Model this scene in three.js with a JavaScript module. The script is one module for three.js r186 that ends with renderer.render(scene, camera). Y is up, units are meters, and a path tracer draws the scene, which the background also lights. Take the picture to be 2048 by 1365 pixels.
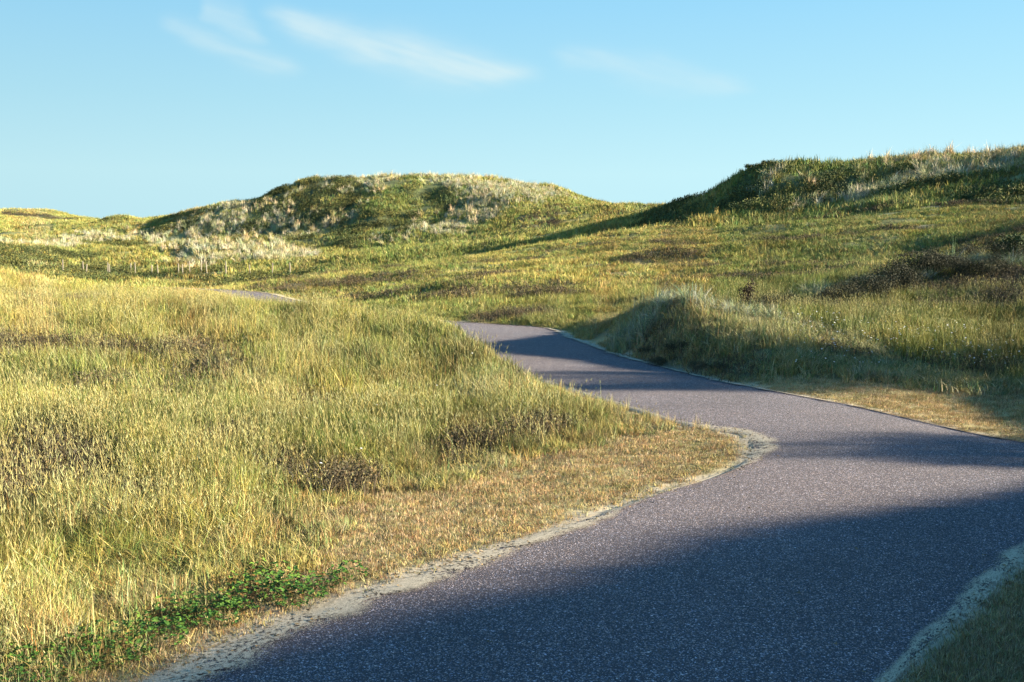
import * as THREE from 'three';
import { mergeGeometries } from 'three/addons/utils/BufferGeometryUtils.js';

// ---------------------------------------------------------------- camera, sky, sun, exposure
const EYE = 1.7, F = 1982, HORIZON = 490;            // focal length and horizon in pixels of the 2048 x 1365 photograph
const PITCH = Math.atan((682.5 - HORIZON) / F);
const scene = new THREE.Scene();
const camera = new THREE.PerspectiveCamera(2 * Math.atan(682.5 / F) * 180 / Math.PI, 2048 / 1365, 0.05, 3000);
camera.position.set(0, EYE, 0);
camera.rotation.x = -PITCH;
const EXPOSURE = 4.4;
const renderer = new THREE.WebGLRenderer();
renderer.toneMapping = THREE.LinearToneMapping;
renderer.toneMappingExposure = EXPOSURE;
renderer.shadowMap.enabled = true;
const SUN = new THREE.Vector3(1, Math.tan(15.5 * Math.PI / 180), 0.06).normalize();
const sun = new THREE.DirectionalLight(new THREE.Color().setRGB(1, 0.88, 0.68), 5.0);
sun.position.copy(SUN).multiplyScalar(200);
sun.castShadow = true; sun.shadow.radius = 2.6;
sun.shadow.mapSize.set(4096, 4096);
Object.assign(sun.shadow.camera, { left: -160, right: 160, top: 160, bottom: -160, near: 1, far: 500 });
scene.add(sun, sun.target);

// ---------------------------------------------------------------- random numbers and noise
function rngOf(seed) { let a = seed >>> 0; return () => { a = (a + 0x6D2B79F5) | 0; let t = Math.imul(a ^ (a >>> 15), 1 | a); t = (t + Math.imul(t ^ (t >>> 7), 61 | t)) ^ t; return ((t ^ (t >>> 14)) >>> 0) / 4294967296; }; }
function hash2(i, j) { let h = Math.imul(i, 374761393) + Math.imul(j, 668265263) | 0; h = Math.imul(h ^ (h >>> 13), 1274126177); return ((h ^ (h >>> 16)) >>> 0) / 4294967296; }
function vnoise(x, y) {
  const i = Math.floor(x), j = Math.floor(y), a = x - i, b = y - j, s = a * a * (3 - 2 * a), t = b * b * (3 - 2 * b);
  const p = hash2(i, j), q = hash2(i + 1, j), r = hash2(i, j + 1), w = hash2(i + 1, j + 1);
  return p + (q - p) * s + (r - p) * t + (p - q - r + w) * s * t;
}
function fbm(x, y, o = 4) { let v = 0, a = 0.5, n = 0; for (let k = 0; k < o; k++) { v += a * vnoise(x, y); n += a; const X = x * 1.62 - y * 1.18 + 17.3; y = x * 1.18 + y * 1.62 - 9.1; x = X; a *= 0.5; } return v / n; }
const clamp = (x, a = 0, b = 1) => Math.min(b, Math.max(a, x));
const sstep = (a, b, x) => { const t = clamp((x - a) / (b - a)); return t * t * (3 - 2 * t); };
const lerp = (a, b, t) => a + (b - a) * t;
const lin = (r, g, b) => [r, g, b].map(c => { c /= 255; return c <= 0.04045 ? c / 12.92 : ((c + 0.055) / 1.055) ** 2.4; });

// pixel (u, v) of the photograph -> point at depth d in front of the eye; column of a ground point
const cp_ = Math.cos(PITCH), sp_ = Math.sin(PITCH);
function at(u, v, d) {
  const a = (u - 1024) / F, b = (682.5 - v) / F;
  const y = b * cp_ - sp_, z = -b * sp_ - cp_, k = d / -z;
  return [a * k, EYE + y * k, -d];
}
function onGround(u, v, h = 0) { const a = at(u, v, 1); const k = (h - EYE) / (a[1] - EYE); return [a[0] * k, h, -k]; }
const column = (x, z) => z < -0.2 ? 1024 + F * x / (-z * cp_ + 1.5 * sp_) : (x > 0 ? 9999 : -9999);

// ---------------------------------------------------------------- sky: air and three thin wisps of cirrus
{
  const W = 4096, H = 2048, data = new Float32Array(W * H * 4);
  const stops = [[-90, lin(120, 150, 160)], [-2, lin(196, 232, 240)], [0.5, lin(196, 238, 248)], [4, lin(198, 241, 250)], [8, lin(179, 231, 249)], [13, lin(157, 219, 251)], [19, lin(136, 209, 248)], [35, lin(90, 162, 226)], [90, lin(48, 106, 186)]];
  // strips of cloud: centre line in pixels of the photograph [u, v, half width], strength
  const strips = [
    [[[505, 16, 14], [560, 36, 22], [640, 66, 26], [740, 92, 36], [840, 114, 42], [920, 134, 34], [1000, 150, 22], [1110, 164, 10]], 0.5],
    [[[380, 6, 16], [430, 24, 26], [470, 44, 30], [510, 66, 20], [540, 84, 10]], 0.3],
    [[[310, 36, 14], [380, 62, 22], [460, 98, 26], [540, 128, 22], [620, 150, 10]], 0.30],
    [[[1080, 118, 14], [1200, 124, 28], [1320, 146, 34], [1420, 166, 24], [1520, 184, 12]], 0.24]];
  const strip = (pts, u, v) => {
    if (u < pts[0][0] || u > pts[pts.length - 1][0]) return 0;
    let i = 0; while (u > pts[i + 1][0]) i++;
    const t = (u - pts[i][0]) / (pts[i + 1][0] - pts[i][0]), c = lerp(pts[i][1], pts[i + 1][1], t), w = lerp(pts[i][2], pts[i + 1][2], t);
    const L = pts[pts.length - 1][0] - pts[0][0], e = (u - pts[0][0]) / L;
    return Math.exp(-(((v - c) / w) ** 2)) * sstep(0, 0.14, e) * sstep(1, 0.8, e);
  };
  const cloud = [0.80, 0.93, 0.92];
  for (let r = 0; r < H; r++) {
    const el = ((r + 0.5) / H - 0.5) * 180, E = el * Math.PI / 180;
    let i = 0; while (i < stops.length - 2 && el > stops[i + 1][0]) i++;
    const t = clamp((el - stops[i][0]) / (stops[i + 1][0] - stops[i][0]));
    const c = stops[i][1].map((a, k) => lerp(a, stops[i + 1][1][k], t));
    for (let q = 0; q < W; q++) {
      const az = ((q + 0.5) / W - 0.5) * 2 * Math.PI;                       // direction (cos az, ., sin az)
      const x = Math.cos(E) * Math.cos(az), y = Math.sin(E), z = Math.cos(E) * Math.sin(az);
      const towards = x * 0.5 + 0.5, f = 0.86 + 0.28 * towards * (1 - 0.5 * Math.max(0, y));   // the air is brighter on the sun's side
      let k = 0;
      if (z < -0.3 && el > 4 && el < 18) {
        const Y = y * cp_ - z * sp_, Z = y * sp_ + z * cp_;                  // turned into the camera's pitch
        const u = 1024 + F * x / -Z, v = 682.5 - F * Y / -Z;
        if (u > 270 && u < 1560 && v < 250) {
          const wu = u + 50 * (fbm(u / 120, v / 60 + 7, 3) - 0.5), wv = v + 34 * (fbm(u / 150 + 31, v / 40, 4) - 0.5);
          for (const [p, s] of strips) k = Math.max(k, s * strip(p, wu, wv));
          const al = u * 0.95 + v * 0.3, ac = v * 0.95 - u * 0.3; k *= 0.35 + 0.75 * fbm(al / 130, ac / 9, 4) + 0.55 * fbm(al / 60 + 9, ac / 22, 3);
        }
      }
      const o = (r * W + q) * 4;
      for (let n = 0; n < 3; n++) data[o + n] = lerp(Math.min(c[n] * f, 1.05), cloud[n], clamp(k)) / EXPOSURE;
      data[o + 3] = 1;
    }
  }
  const sky = new THREE.DataTexture(data, W, H, THREE.RGBAFormat, THREE.FloatType);
  sky.mapping = THREE.EquirectangularReflectionMapping; sky.magFilter = THREE.LinearFilter; sky.needsUpdate = true;
  scene.background = sky; scene.environment = sky;
}

// ---------------------------------------------------------------- helpers for things
const taken = {};
function numbered(n) { const k = taken[n] = (taken[n] ?? -1) + 1; return k ? `${n}_${String(k).padStart(3, '0')}` : n; }
function tag(o, label, category, group, kind) { if (label) o.userData.label = label; if (category) o.userData.category = category; if (group) o.userData.group = group; if (kind) o.userData.kind = kind; return o; }
function mesh(name, geometry, material, parent = scene) {
  const m = new THREE.Mesh(geometry, material); m.name = parent === scene ? numbered(name) : name;
  m.castShadow = m.receiveShadow = true; parent.add(m); return m;
}
function base(name, p, turn = 0, s = 1) { const g = new THREE.Group(); g.name = numbered(name); g.position.set(...p); g.rotation.y = turn; g.scale.setScalar(s); scene.add(g); return g; }
function geom(pos, col, idx, uv) {
  const g = new THREE.BufferGeometry();
  g.setAttribute('position', new THREE.Float32BufferAttribute(pos, 3));
  if (col) g.setAttribute('color', new THREE.Float32BufferAttribute(col, 3));
  if (uv) g.setAttribute('uv', new THREE.Float32BufferAttribute(uv, 2));
  if (idx) g.setIndex(idx);
  return g;
}

// ---------------------------------------------------------------- the two edges of the path, on the flat floor of the dune slack
const gp = (u, v) => { const p = onGround(u, v); return [p[0], p[2]]; };
const leftPts = [[-9, 5], [-5.1, 1.0], [-2.9, -1.9], gp(330, 1365), gp(560, 1250), gp(790, 1170), gp(1000, 1098), gp(1200, 1032), gp(1330, 986), gp(1430, 956), gp(1492, 926), gp(1508, 896), gp(1486, 868), [1.62, -9.3], [1.05, -10.6], [0.5, -11.9], [0.0, -13.3], [-0.6, -15.2], [-1.3, -17.0], [-2.5, -18.9], [-4.4, -21.8], [-6.6, -26.0], [-8.6, -30.5], [-10.4, -34], [-13.5, -37], [-18, -39]];
const rightPts = [[-7.6, 7.2], [-3.5, 2.9], [-0.9, -0.6], gp(1780, 1365), gp(1900, 1247), gp(2048, 1112), [3.55, -6.05], [4.5, -6.75], [4.75, -7.6], [4.45, -8.35], gp(1950, 868), gp(1800, 834), gp(1700, 811), gp(1580, 789), gp(1450, 764), gp(1300, 728), gp(1200, 697), gp(1140, 673), gp(1095, 657), gp(1010, 650), gp(945, 646), [-2.6, -23.2], [-4.9, -27.0], [-7.0, -31.3], [-9.0, -35.5], [-12.6, -39], [-17.5, -41.2]];
function spline(pts, n) { const c = new THREE.CatmullRomCurve3(pts.map(p => new THREE.Vector3(p[0], 0, p[1])), false, 'centripetal'); return c.getSpacedPoints(n).map(p => [p.x, p.z]); }
const NS = 400;
const edgeL = spline(leftPts, NS), edgeR = spline(rightPts, NS);
// distance to the path's outline on a 6 cm grid: negative on the path
const SX0 = -20, SX1 = 10, SZ0 = -44, SZ1 = 8, SC = 0.08, SW = Math.round((SX1 - SX0) / SC) + 1, SH = Math.round((SZ1 - SZ0) / SC) + 1;
const sdGrid = new Float32Array(SW * SH), sideGrid = new Int8Array(SW * SH);
{
  const poly = [...edgeL, ...edgeR.slice().reverse()], inside = new Uint8Array(SW * SH);
  for (let j = 0; j < SH; j++) {                                             // scan lines
    const z = SZ0 + j * SC, xs = [];
    for (let a = 0, b = poly.length - 1; a < poly.length; b = a++) { const [x1, z1] = poly[a], [x2, z2] = poly[b]; if ((z1 > z) !== (z2 > z)) xs.push(x1 + (z - z1) / (z2 - z1) * (x2 - x1)); }
    xs.sort((a, b) => a - b);
    for (let k = 0; k + 1 < xs.length; k += 2) for (let i = Math.max(0, Math.ceil((xs[k] - SX0) / SC)); i <= Math.min(SW - 1, Math.floor((xs[k + 1] - SX0) / SC)); i++) inside[j * SW + i] = 1;
  }
  const best = new Float32Array(SW * SH).fill(9);                           // distances up to 4 m, stamped along the edges
  [edgeL, edgeR].forEach((e, side) => {
    for (let k = 0; k < e.length - 1; k++) for (let t = 0; t < 1; t += 0.34) {
      const x = lerp(e[k][0], e[k + 1][0], t), z = lerp(e[k][1], e[k + 1][1], t), R = Math.ceil(3.2 / SC);
      const ci = Math.round((x - SX0) / SC), cj = Math.round((z - SZ0) / SC);
      for (let j = Math.max(0, cj - R); j <= Math.min(SH - 1, cj + R); j++) for (let i = Math.max(0, ci - R); i <= Math.min(SW - 1, ci + R); i++) {
        const dx = SX0 + i * SC - x, dz = SZ0 + j * SC - z, q = dx * dx + dz * dz, o = j * SW + i;
        if (q < best[o]) { best[o] = q; sideGrid[o] = side; }
      }
    }
  });
  for (let o = 0; o < SW * SH; o++) sdGrid[o] = Math.sqrt(best[o]) * (inside[o] ? -1 : 1);
}
function sd(x, z) {                                                          // signed distance, 3 when far
  const a = (x - SX0) / SC, b = (z - SZ0) / SC, i = Math.floor(a), j = Math.floor(b);
  if (i < 0 || j < 0 || i >= SW - 1 || j >= SH - 1) return 3;
  const s = a - i, t = b - j, o = j * SW + i;
  return lerp(lerp(sdGrid[o], sdGrid[o + 1], s), lerp(sdGrid[o + SW], sdGrid[o + SW + 1], s), t);
}
function sideOf(x, z) { const i = Math.round((x - SX0) / SC), j = Math.round((z - SZ0) / SC); return i < 0 || j < 0 || i >= SW || j >= SH ? 0 : sideGrid[j * SW + i]; }

// ---------------------------------------------------------------- relief: a thin-plate surface through surveyed points
const P = [];                                                                // [x, y, z]
const px = (list, sub = 0) => { for (const [u, v, d] of list) { const p = at(u, v, d); p[1] -= sub; P.push(p); } };
// mound inside the bend
px([[0, 1365, 3.7], [0, 1200, 4.45], [300, 1200, 4.65], [600, 1000, 6.5], [1000, 900, 8.2]], 0.06);
px([[0, 1000, 6.0], [0, 850, 8], [0, 720, 11], [0, 630, 14], [300, 1000, 6.2], [300, 850, 8.3], [300, 720, 11.5], [300, 630, 15], [600, 850, 8.8], [600, 720, 12], [600, 650, 14], [800, 900, 8], [800, 750, 11.5], [800, 690, 13]], 0.14);
px([[0, 600, 15.6], [300, 592, 16.8], [500, 598, 17.0], [600, 604, 15.8], [800, 630, 14.6]], 0.2);
px([[900, 642, 13.9], [940, 650, 13.5], [1020, 688, 12.4]], 0.14);
P.push([-9.6, 0.55, -20], [-6.8, 0.45, -20.5], [-4.4, 0.1, -20.5], [-3.0, 0.0, -19.5]);
px([[0, 513, 26], [100, 530, 26], [180, 549, 25.5], [280, 553, 25], [400, 574, 24]], 0.42);
P.push([-15.5, 0.2, -31], [-11.5, 0, -30.5], [-20, 0.2, -36]);
// slack with the fence, scrub and the low pale dune behind it
P.push([-22, -1.0, -52], [-12, -1.0, -52], [-30, -0.4, -55]);
px([[0, 540, 72], [100, 546, 80], [350, 551, 85], [600, 563, 76]], 0.1);
px([[0, 492, 95], [200, 505, 98], [120, 525, 88], [280, 502, 100], [450, 478, 105], [560, 482, 105], [620, 502, 105], [450, 515, 95]], 0.3);
P.push([-33, 1.4, -118], [-50, 2.0, -116]);
// the broad dune with its spur, its low flank and the hill far off
px([[0, 480, 122], [130, 457, 130], [180, 440, 140], [250, 432, 142], [400, 414, 145], [560, 394, 145], [605, 378, 142], [640, 352, 140], [700, 348, 140], [800, 349, 140], [900, 347, 140], [1000, 349, 138], [1060, 358, 135], [1120, 377, 132], [1168, 402, 130]], 0.55);
px([[300, 465, 125], [480, 440, 122], [640, 425, 122], [760, 400, 122], [800, 450, 110], [900, 425, 116], [1000, 395, 116], [960, 385, 122], [700, 475, 106], [860, 470, 104], [1000, 442, 106], [1060, 420, 110]], 0.4);
px([[1150, 410, 112], [1230, 412, 112], [1310, 416, 108], [1200, 442, 94], [1050, 472, 88], [900, 484, 86], [760, 505, 84]], 0.25);
P.push([-60, 4, -175], [-30, 3, -180], [0, 3, -175], [22, 3, -165], [40, 3, -150]);
px([[0, 424, 210], [70, 417, 210], [110, 422, 208], [170, 434, 205], [-200, 440, 205]], 0.5);
P.push([-110, 3, -240], [0, 2, -300], [120, 4, -300], [-200, 2, -400], [0, 0, -600], [300, 2, -500], [-400, 0, -500]);
// meadow slope between the path and the far dunes
px([[560, 584, 37], [650, 592, 34], [700, 603, 30], [900, 606, 26], [1080, 632, 21.5]], 0.08);
px([[650, 552, 42], [850, 523, 48], [1000, 500, 52], [1180, 471, 56], [900, 565, 33], [1100, 565, 31], [1100, 515, 44], [1300, 565, 28.5], [1300, 505, 42], [1300, 460, 58], [1500, 525, 34], [1500, 475, 46], [1560, 441, 55], [1750, 503, 37], [1750, 433, 52], [1900, 444, 44], [2048, 403, 50]], 0.18);
P.push([-9.5, -0.5, -52], [-5, 0.1, -62], [-0.5, 0.8, -70], [5, 2.2, -74]);
// bank along the outside of the bend, the flat behind it and the terrace above
px([[1120, 640, 18.6], [1190, 618, 17.8], [1270, 590, 16.6], [1360, 594, 15.4], [1480, 602, 16.2]], 0.2);
px([[1400, 650, 13.9], [1500, 672, 13.2], [1600, 722, 12.2], [1600, 630, 16], [1650, 605, 19], [1800, 640, 15.5], [1800, 695, 13.2], [2048, 640, 16], [2048, 700, 13.5]], 0.12);
px([[1800, 770, 11.6], [2048, 772, 11.6], [2048, 830, 9.9]], 0.02);
px([[1520, 572, 21.5], [1700, 568, 21], [1850, 525, 23.5], [2000, 497, 25], [1850, 508, 29], [2048, 478, 31]], 0.2);
// the dune above the meadow
px([[1250, 442, 76], [1330, 412, 79], [1400, 392, 78], [1460, 362, 76], [1500, 336, 75], [1650, 322, 75], [1850, 307, 74], [2048, 296, 72]], 0.35);
px([[1400, 430, 68], [1500, 405, 67], [1700, 375, 66], [1650, 415, 61], [2048, 322, 64], [1900, 349, 63], [1780, 381, 62], [2048, 362, 57], [1850, 395, 57]], 0.25);
P.push([30, 5.5, -95], [15, 4, -105], [50, 7, -95], [60, 5, -130], [90, 6, -120]);
// beyond the edges of the frame
P.push([4.9, 0.55, -4.2], [5.6, 1.05, -3.2], [7.3, 2.05, -3.6], [7.6, 2.6, -1.5], [7.2, 1.45, -5.3], [7.2, 0.55, -6.8], [6.2, 0.45, -6.9], [5.6, 0.2, -8.4], [6.6, 0.35, -9.8], [8.5, 0.7, -11.5], [9.5, 0.55, -14.5], [10, 2.4, -4], [10.5, 1.2, -8], [11.5, 1.05, -19], [20, 2.3, -28], [30, 4.4, -38], [38, 6.2, -48], [44, 10.5, -60], [50, 10, -72], [60, 9, -40], [16, 3, 0], [12, 2, 10], [2.2, 0.05, -2], [1.5, 0, 1], [0, 0, 0], [3, 0.15, 0.5],
  [-5.5, 0.35, -3.5], [-8, 1.0, -1], [-11, 1.4, -9], [-15, 1.7, -15], [-20, 1.6, -24], [0, 0, 5], [0, 0.5, 12], [-40, 1.5, -55], [-70, 3, -80], [-100, 5, -130], [-20, 2, 15], [30, 5, 12], [0, 2, 60], [80, 5, 60], [-80, 4, 60], [150, 6, -60], [-200, 3, -60], [0, 2, 300], [300, 3, 200], [-300, 3, 200]);
const par = (x, z) => { const d = Math.hypot(x, z); return [Math.atan2(x, -z), Math.log(Math.max(d, 0.5))]; };
const relief = (() => {
  const pts = [], seen = new Set();
  for (const [x, y, z] of P) { const [a, b] = par(x, z), key = a.toFixed(3) + '_' + b.toFixed(3); if (seen.has(key)) continue; seen.add(key); pts.push([a, b, y]); if (Math.abs(a) > 1.9) pts.push([a - Math.sign(a) * 2 * Math.PI, b, y]); }
  const n = pts.length, N = n + 3, U = q => q < 1e-12 ? 0 : q * Math.log(q);
  const A = Array.from({ length: N }, () => new Float64Array(N + 1));
  for (let i = 0; i < n; i++) {
    for (let j = 0; j < n; j++) A[i][j] = U((pts[i][0] - pts[j][0]) ** 2 + (pts[i][1] - pts[j][1]) ** 2);
    A[i][i] += 0.0006; A[i][n] = A[n][i] = 1; A[i][n + 1] = A[n + 1][i] = pts[i][0]; A[i][n + 2] = A[n + 2][i] = pts[i][1]; A[i][N] = pts[i][2];
  }
  for (let c = 0; c < N; c++) {
    let p = c; for (let r = c + 1; r < N; r++) if (Math.abs(A[r][c]) > Math.abs(A[p][c])) p = r;
    [A[c], A[p]] = [A[p], A[c]];
    for (let r = c + 1; r < N; r++) { const k = A[r][c] / A[c][c]; if (k) for (let j = c; j <= N; j++) A[r][j] -= k * A[c][j]; }
  }
  const w = new Float64Array(N);
  for (let r = N - 1; r >= 0; r--) { let s = A[r][N]; for (let j = r + 1; j < N; j++) s -= A[r][j] * w[j]; w[r] = s / A[r][r]; }
  const X = Float64Array.from(pts, p => p[0]), Y = Float64Array.from(pts, p => p[1]);
  return (a, b) => { let s = w[n] + w[n + 1] * a + w[n + 2] * b; for (let i = 0; i < n; i++) { const p = a - X[i], q = b - Y[i], r = p * p + q * q; if (r > 1e-12) s += w[i] * r * Math.log(r); } return s; };
})();
function rawHeight(x, z) {
  const d = Math.hypot(x, z), [a, b] = par(x, z);
  let y = relief(a, b);
  const near = sstep(3, 14, d), mid = sstep(18, 34, d), far = sstep(60, 110, d);
  y += (fbm(x / 0.9, z / 0.9, 3) - 0.5) * 0.10 * (1 - 0.4 * far);
  y += (fbm(x / 3.1 + 5, z / 2.2, 3) - 0.5) * (0.10 * near + 0.36 * mid);
  y += (fbm(x / 7 + 40, z / 4.6 + 3, 3) - 0.5) * (0.75 * mid);
  y += (fbm(x / 16 + 11, z / 13 + 8, 4) - 0.5) * 1.3 * far + (fbm(x / 5 + 61, z / 5 + 2, 3) - 0.5) * 1.3 * far;
  const s = sd(x, z);
  if (s < 2.6) { const side = sideOf(x, z), keep = sstep(10.5, 8.5, d); y = lerp(-0.008 - 0.027 * sstep(-0.05, -0.25, s), y, side ? sstep(0.1, lerp(1.25, 1.05, sstep(11.5, 13, d)), s) : sstep(lerp(0.02, 0.25, keep), lerp(0.75, 1.9, keep), s)); }
  return y;
}
// the ground: one sheet to beyond the horizon, finer towards the path
const angles = [], R0 = Math.log(0.45), R1 = Math.log(900), DR = 0.0165, NR = Math.ceil((R1 - R0) / DR) + 1;
const FA = 40 * Math.PI / 180, DA = 0.17 * Math.PI / 180, NF = Math.round(2 * FA / DA) + 1, NB = 190;
for (let i = 0; i < NF; i++) angles.push(-FA + i * DA);
for (let i = 1; i < NB; i++) angles.push(FA + (2 * Math.PI - 2 * FA) * i / NB);
const NA = angles.length, hGrid = new Float32Array(NA * NR);
for (let r = 0; r < NR; r++) { const d = Math.exp(R0 + r * DR); for (let i = 0; i < NA; i++) hGrid[r * NA + i] = rawHeight(Math.sin(angles[i]) * d, -Math.cos(angles[i]) * d); }
function height(x, z) {
  let a = Math.atan2(x, -z); const b = (Math.log(Math.max(Math.hypot(x, z), 0.46)) - R0) / DR, r = Math.min(Math.floor(b), NR - 2), t = b - r;
  let f; if (a >= -FA && a < FA) f = (a + FA) / DA; else { if (a < -FA) a += 2 * Math.PI; f = NF - 1 + (a - FA) / (2 * Math.PI - 2 * FA) * NB; }
  const i = Math.floor(f) % NA, j = (i + 1) % NA, s = f - Math.floor(f), o = r * NA;
  return lerp(lerp(hGrid[o + i], hGrid[o + j], s), lerp(hGrid[o + NA + i], hGrid[o + NA + j], s), t);
}

// ---------------------------------------------------------------- what grows where
// patches: [column, depth, half width in columns, half depth as a share of depth]; they are places on the ground
const heatherSpots = [[60, 13.6, 330, .075], [330, 13.2, 190, .06], [110, 7.9, 190, .13], [0, 7.1, 120, .09], [260, 7.0, 110, .06], [200, 11.2, 60, .05], [330, 10.7, 60, .05], [450, 8.5, 70, .06], [620, 10.4, 50, .06], [560, 7.6, 60, .06], [660, 7.2, 60, .05], [1060, 9.0, 90, .06], [940, 8.4, 80, .05], [1170, 7.85, 45, .035], [420, 12.0, 80, .04],
  [640, 39, 130, .05], [760, 40, 150, .04], [700, 33.5, 120, .03], [960, 28.5, 170, .05], [1090, 37, 190, .05], [860, 31, 120, .03], [1120, 26, 120, .04], [1300, 41, 150, .04], [1450, 38, 120, .03], [1560, 44, 110, .03], [1420, 33, 160, .04], [1660, 46, 120, .03], [1900, 40, 160, .05], [1730, 33, 120, .05], [1250, 33, 120, .03], [1020, 22.5, 100, .04],
  [1330, 13.9, 110, .05], [1400, 13.1, 90, .06], [1290, 15.0, 60, .05], [1480, 13.0, 60, .05], [1850, 13.9, 220, .025], [1980, 14.1, 110, .04], [1720, 14.0, 80, .02],
  [1540, 18.6, 60, .05], [1680, 19.6, 130, .05], [1820, 22.4, 170, .06], [1960, 20.5, 170, .05], [2040, 23, 80, .07], [1800, 19.4, 190, .02],
  [1150, 100, 130, .06], [1060, 104, 80, .05], [1250, 105, 90, .06], [980, 95, 90, .05], [1100, 110, 60, .04], [1700, 60, 160, .04], [1950, 58, 140, .04], [90, 205, 100, .05], [600, 46, 120, .05], [820, 45, 90, .03], [1000, 47, 110, .03], [1200, 50, 120, .03], [1380, 48, 90, .025], [1180, 30, 110, .03], [1540, 29, 120, .04], [1380, 25, 100, .03], [1620, 36, 100, .03], [1820, 47, 120, .03], [1960, 36, 130, .05], [230, 19.5, 260, .05], [100, 22, 150, .04]];
const scrubSpots = [[120, 86, 180, .10], [60, 104, 140, .06], [230, 95, 90, .07], [470, 118, 110, .07], [640, 128, 75, .07], [800, 112, 75, .07], [560, 112, 110, .04], [380, 112, 130, .04], [470, 72, 160, .10], [330, 118, 70, .05], [720, 112, 70, .06], [1350, 74, 100, .10], [1500, 71, 70, .10], [1600, 69, 120, .06], [1850, 66, 140, .05], [2000, 61, 120, .05], [1750, 72, 150, .03], [1010, 92, 110, .04], [80, 205, 60, .03], [250, 124, 130, .035], [330, 134, 90, .03], [640, 133, 60, .06], [560, 132, 60, .04], [860, 122, 50, .05], [180, 115, 90, .03], [300, 90, 200, .045], [60, 94, 160, .08], [520, 82, 120, .06], [160, 80, 180, .06]];
const marramSpots = [[440, 103, 200, .06], [540, 100, 100, .05], [760, 136, 160, .07], [900, 136, 150, .08], [1030, 126, 130, .10], [960, 116, 80, .07], [880, 109, 70, .05], [800, 106, 60, .03], [540, 125, 90, .05], [450, 131, 100, .05], [640, 120, 70, .05], [330, 128, 100, .05], [200, 132, 120, .06], [60, 122, 110, .05], [1750, 71, 330, .05], [1700, 68, 190, .03], [1900, 72, 200, .05], [2000, 68, 120, .04], [1280, 16.2, 170, .05], [1170, 17.4, 130, .06], [1420, 15.8, 120, .035], [1640, 21.6, 60, .03], [1760, 23.4, 120, .025], [1950, 25.5, 120, .03]];
function patch(list, x, z, rough = 0.9) {
  const d = Math.hypot(x, z), u = column(x, z); let m = 0;
  for (const [cu, cd, ru, rd] of list) { const a = (u - cu) / ru, b = (d / cd - 1) / rd; if (Math.abs(a) < 1.8 && Math.abs(b) < 1.8) m = Math.max(m, 1.35 - Math.sqrt(a * a + b * b)); }
  if (m <= 0) return 0;
  const k = 14 / Math.max(d, 4) * 1.4;
  return clamp((m + (fbm(x * k + 3, z * k * 1.4, 3) - 0.5) * 1.6 * rough - 0.25) * 2.2);
}
// width of the closely worn dry turf beside the path
function turfWidth(x, z, side) {
  const d = -z;
  if (!side) return 0.12 + 0.5 * sstep(3.6, 5.2, d) * sstep(9.6, 8.6, d) + 0.95 * sstep(5.0, 7.0, d) * sstep(9.0, 8.0, d);
  if (d < 7) return 2.6;
  return 0.12 + 2.3 * sstep(12.6, 10.8, d) * sstep(1.6, 3.2, x);
}
const C = {
  sand: [0.52, 0.44, 0.32], soil: [0.085, 0.066, 0.036], turf: [0.46, 0.37, 0.155], turfGreen: [0.31, 0.275, 0.12],
  grass: [0.275, 0.262, 0.064], green: [0.155, 0.190, 0.046], straw: [0.39, 0.34, 0.16], heather: [0.078, 0.062, 0.036], scrub: [0.066, 0.086, 0.030], marram: [0.32, 0.32, 0.155], olive: [0.115, 0.105, 0.035], blue: [0.21, 0.25, 0.155], rust: [0.28, 0.17, 0.055] };
const mixc = (a, b, t) => [lerp(a[0], b[0], t), lerp(a[1], b[1], t), lerp(a[2], b[2], t)];

// ground sheet
{
  const pos = new Float32Array((NA * NR + 1) * 3), col = new Float32Array((NA * NR + 1) * 3), idx = [];
  for (let r = 0; r < NR; r++) {
    const d = Math.exp(R0 + r * DR);
    for (let i = 0; i < NA; i++) {
      const o = r * NA + i, x = Math.sin(angles[i]) * d, z = -Math.cos(angles[i]) * d;
      pos[o * 3] = x; pos[o * 3 + 1] = hGrid[o]; pos[o * 3 + 2] = z;
      const far = sstep(20, 60, d), n = fbm(x / 0.5 + 9, z / 0.5, 3), m = fbm(x / 4 + 2, z / 3, 3);
      let c = mixc(C.soil, mixc(C.grass, C.green, sstep(0.35, 0.7, m)), 0.22 + 0.45 * far);
      const s = sd(x, z);
      if (s < 3) { const w = turfWidth(x, z, sideOf(x, z)); const t = 1 - sstep(w * 0.7, w + 0.45, s + (n - 0.5) * 0.5); c = mixc(c, sideOf(x, z) && z > -7 ? C.turfGreen : C.turf, t * 0.75); const nearR = sideOf(x, z) && z > -7 ? 0.10 : 0.3; c = mixc(c, C.sand, 1 - sstep(0.02, nearR, s + (n - 0.5) * nearR)); }
      if (d > 8) { c = mixc(c, C.heather, 0.6 * patch(heatherSpots, x, z)); if (d > 50) { c = mixc(c, C.marram, 0.4 * patch(marramSpots, x, z)); c = mixc(c, C.scrub, 0.9 * patch(scrubSpots, x, z)); } }
      const g = 0.75 + 0.5 * fbm(x * 3, z * 3, 2);
      col[o * 3] = c[0] * g; col[o * 3 + 1] = c[1] * g; col[o * 3 + 2] = c[2] * g;
      if (r < NR - 1) { const j = (i + 1) % NA, a = o, b = r * NA + j; idx.push(a, b, a + NA, b, b + NA, a + NA); }
    }
  }
  const o = NA * NR; pos.set([0, height(0.3, 0), 0], o * 3); col.set(C.turfGreen, o * 3);
  for (let i = 0; i < NA; i++) idx.push(o, (i + 1) % NA, i);
  const g = geom(pos, col, idx); g.computeVertexNormals();
  tag(mesh('terrain', g, new THREE.MeshStandardMaterial({ vertexColors: true, roughness: 1 })), 'rolling dune ground under the grass', 'dunes', null, 'structure');
}

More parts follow.
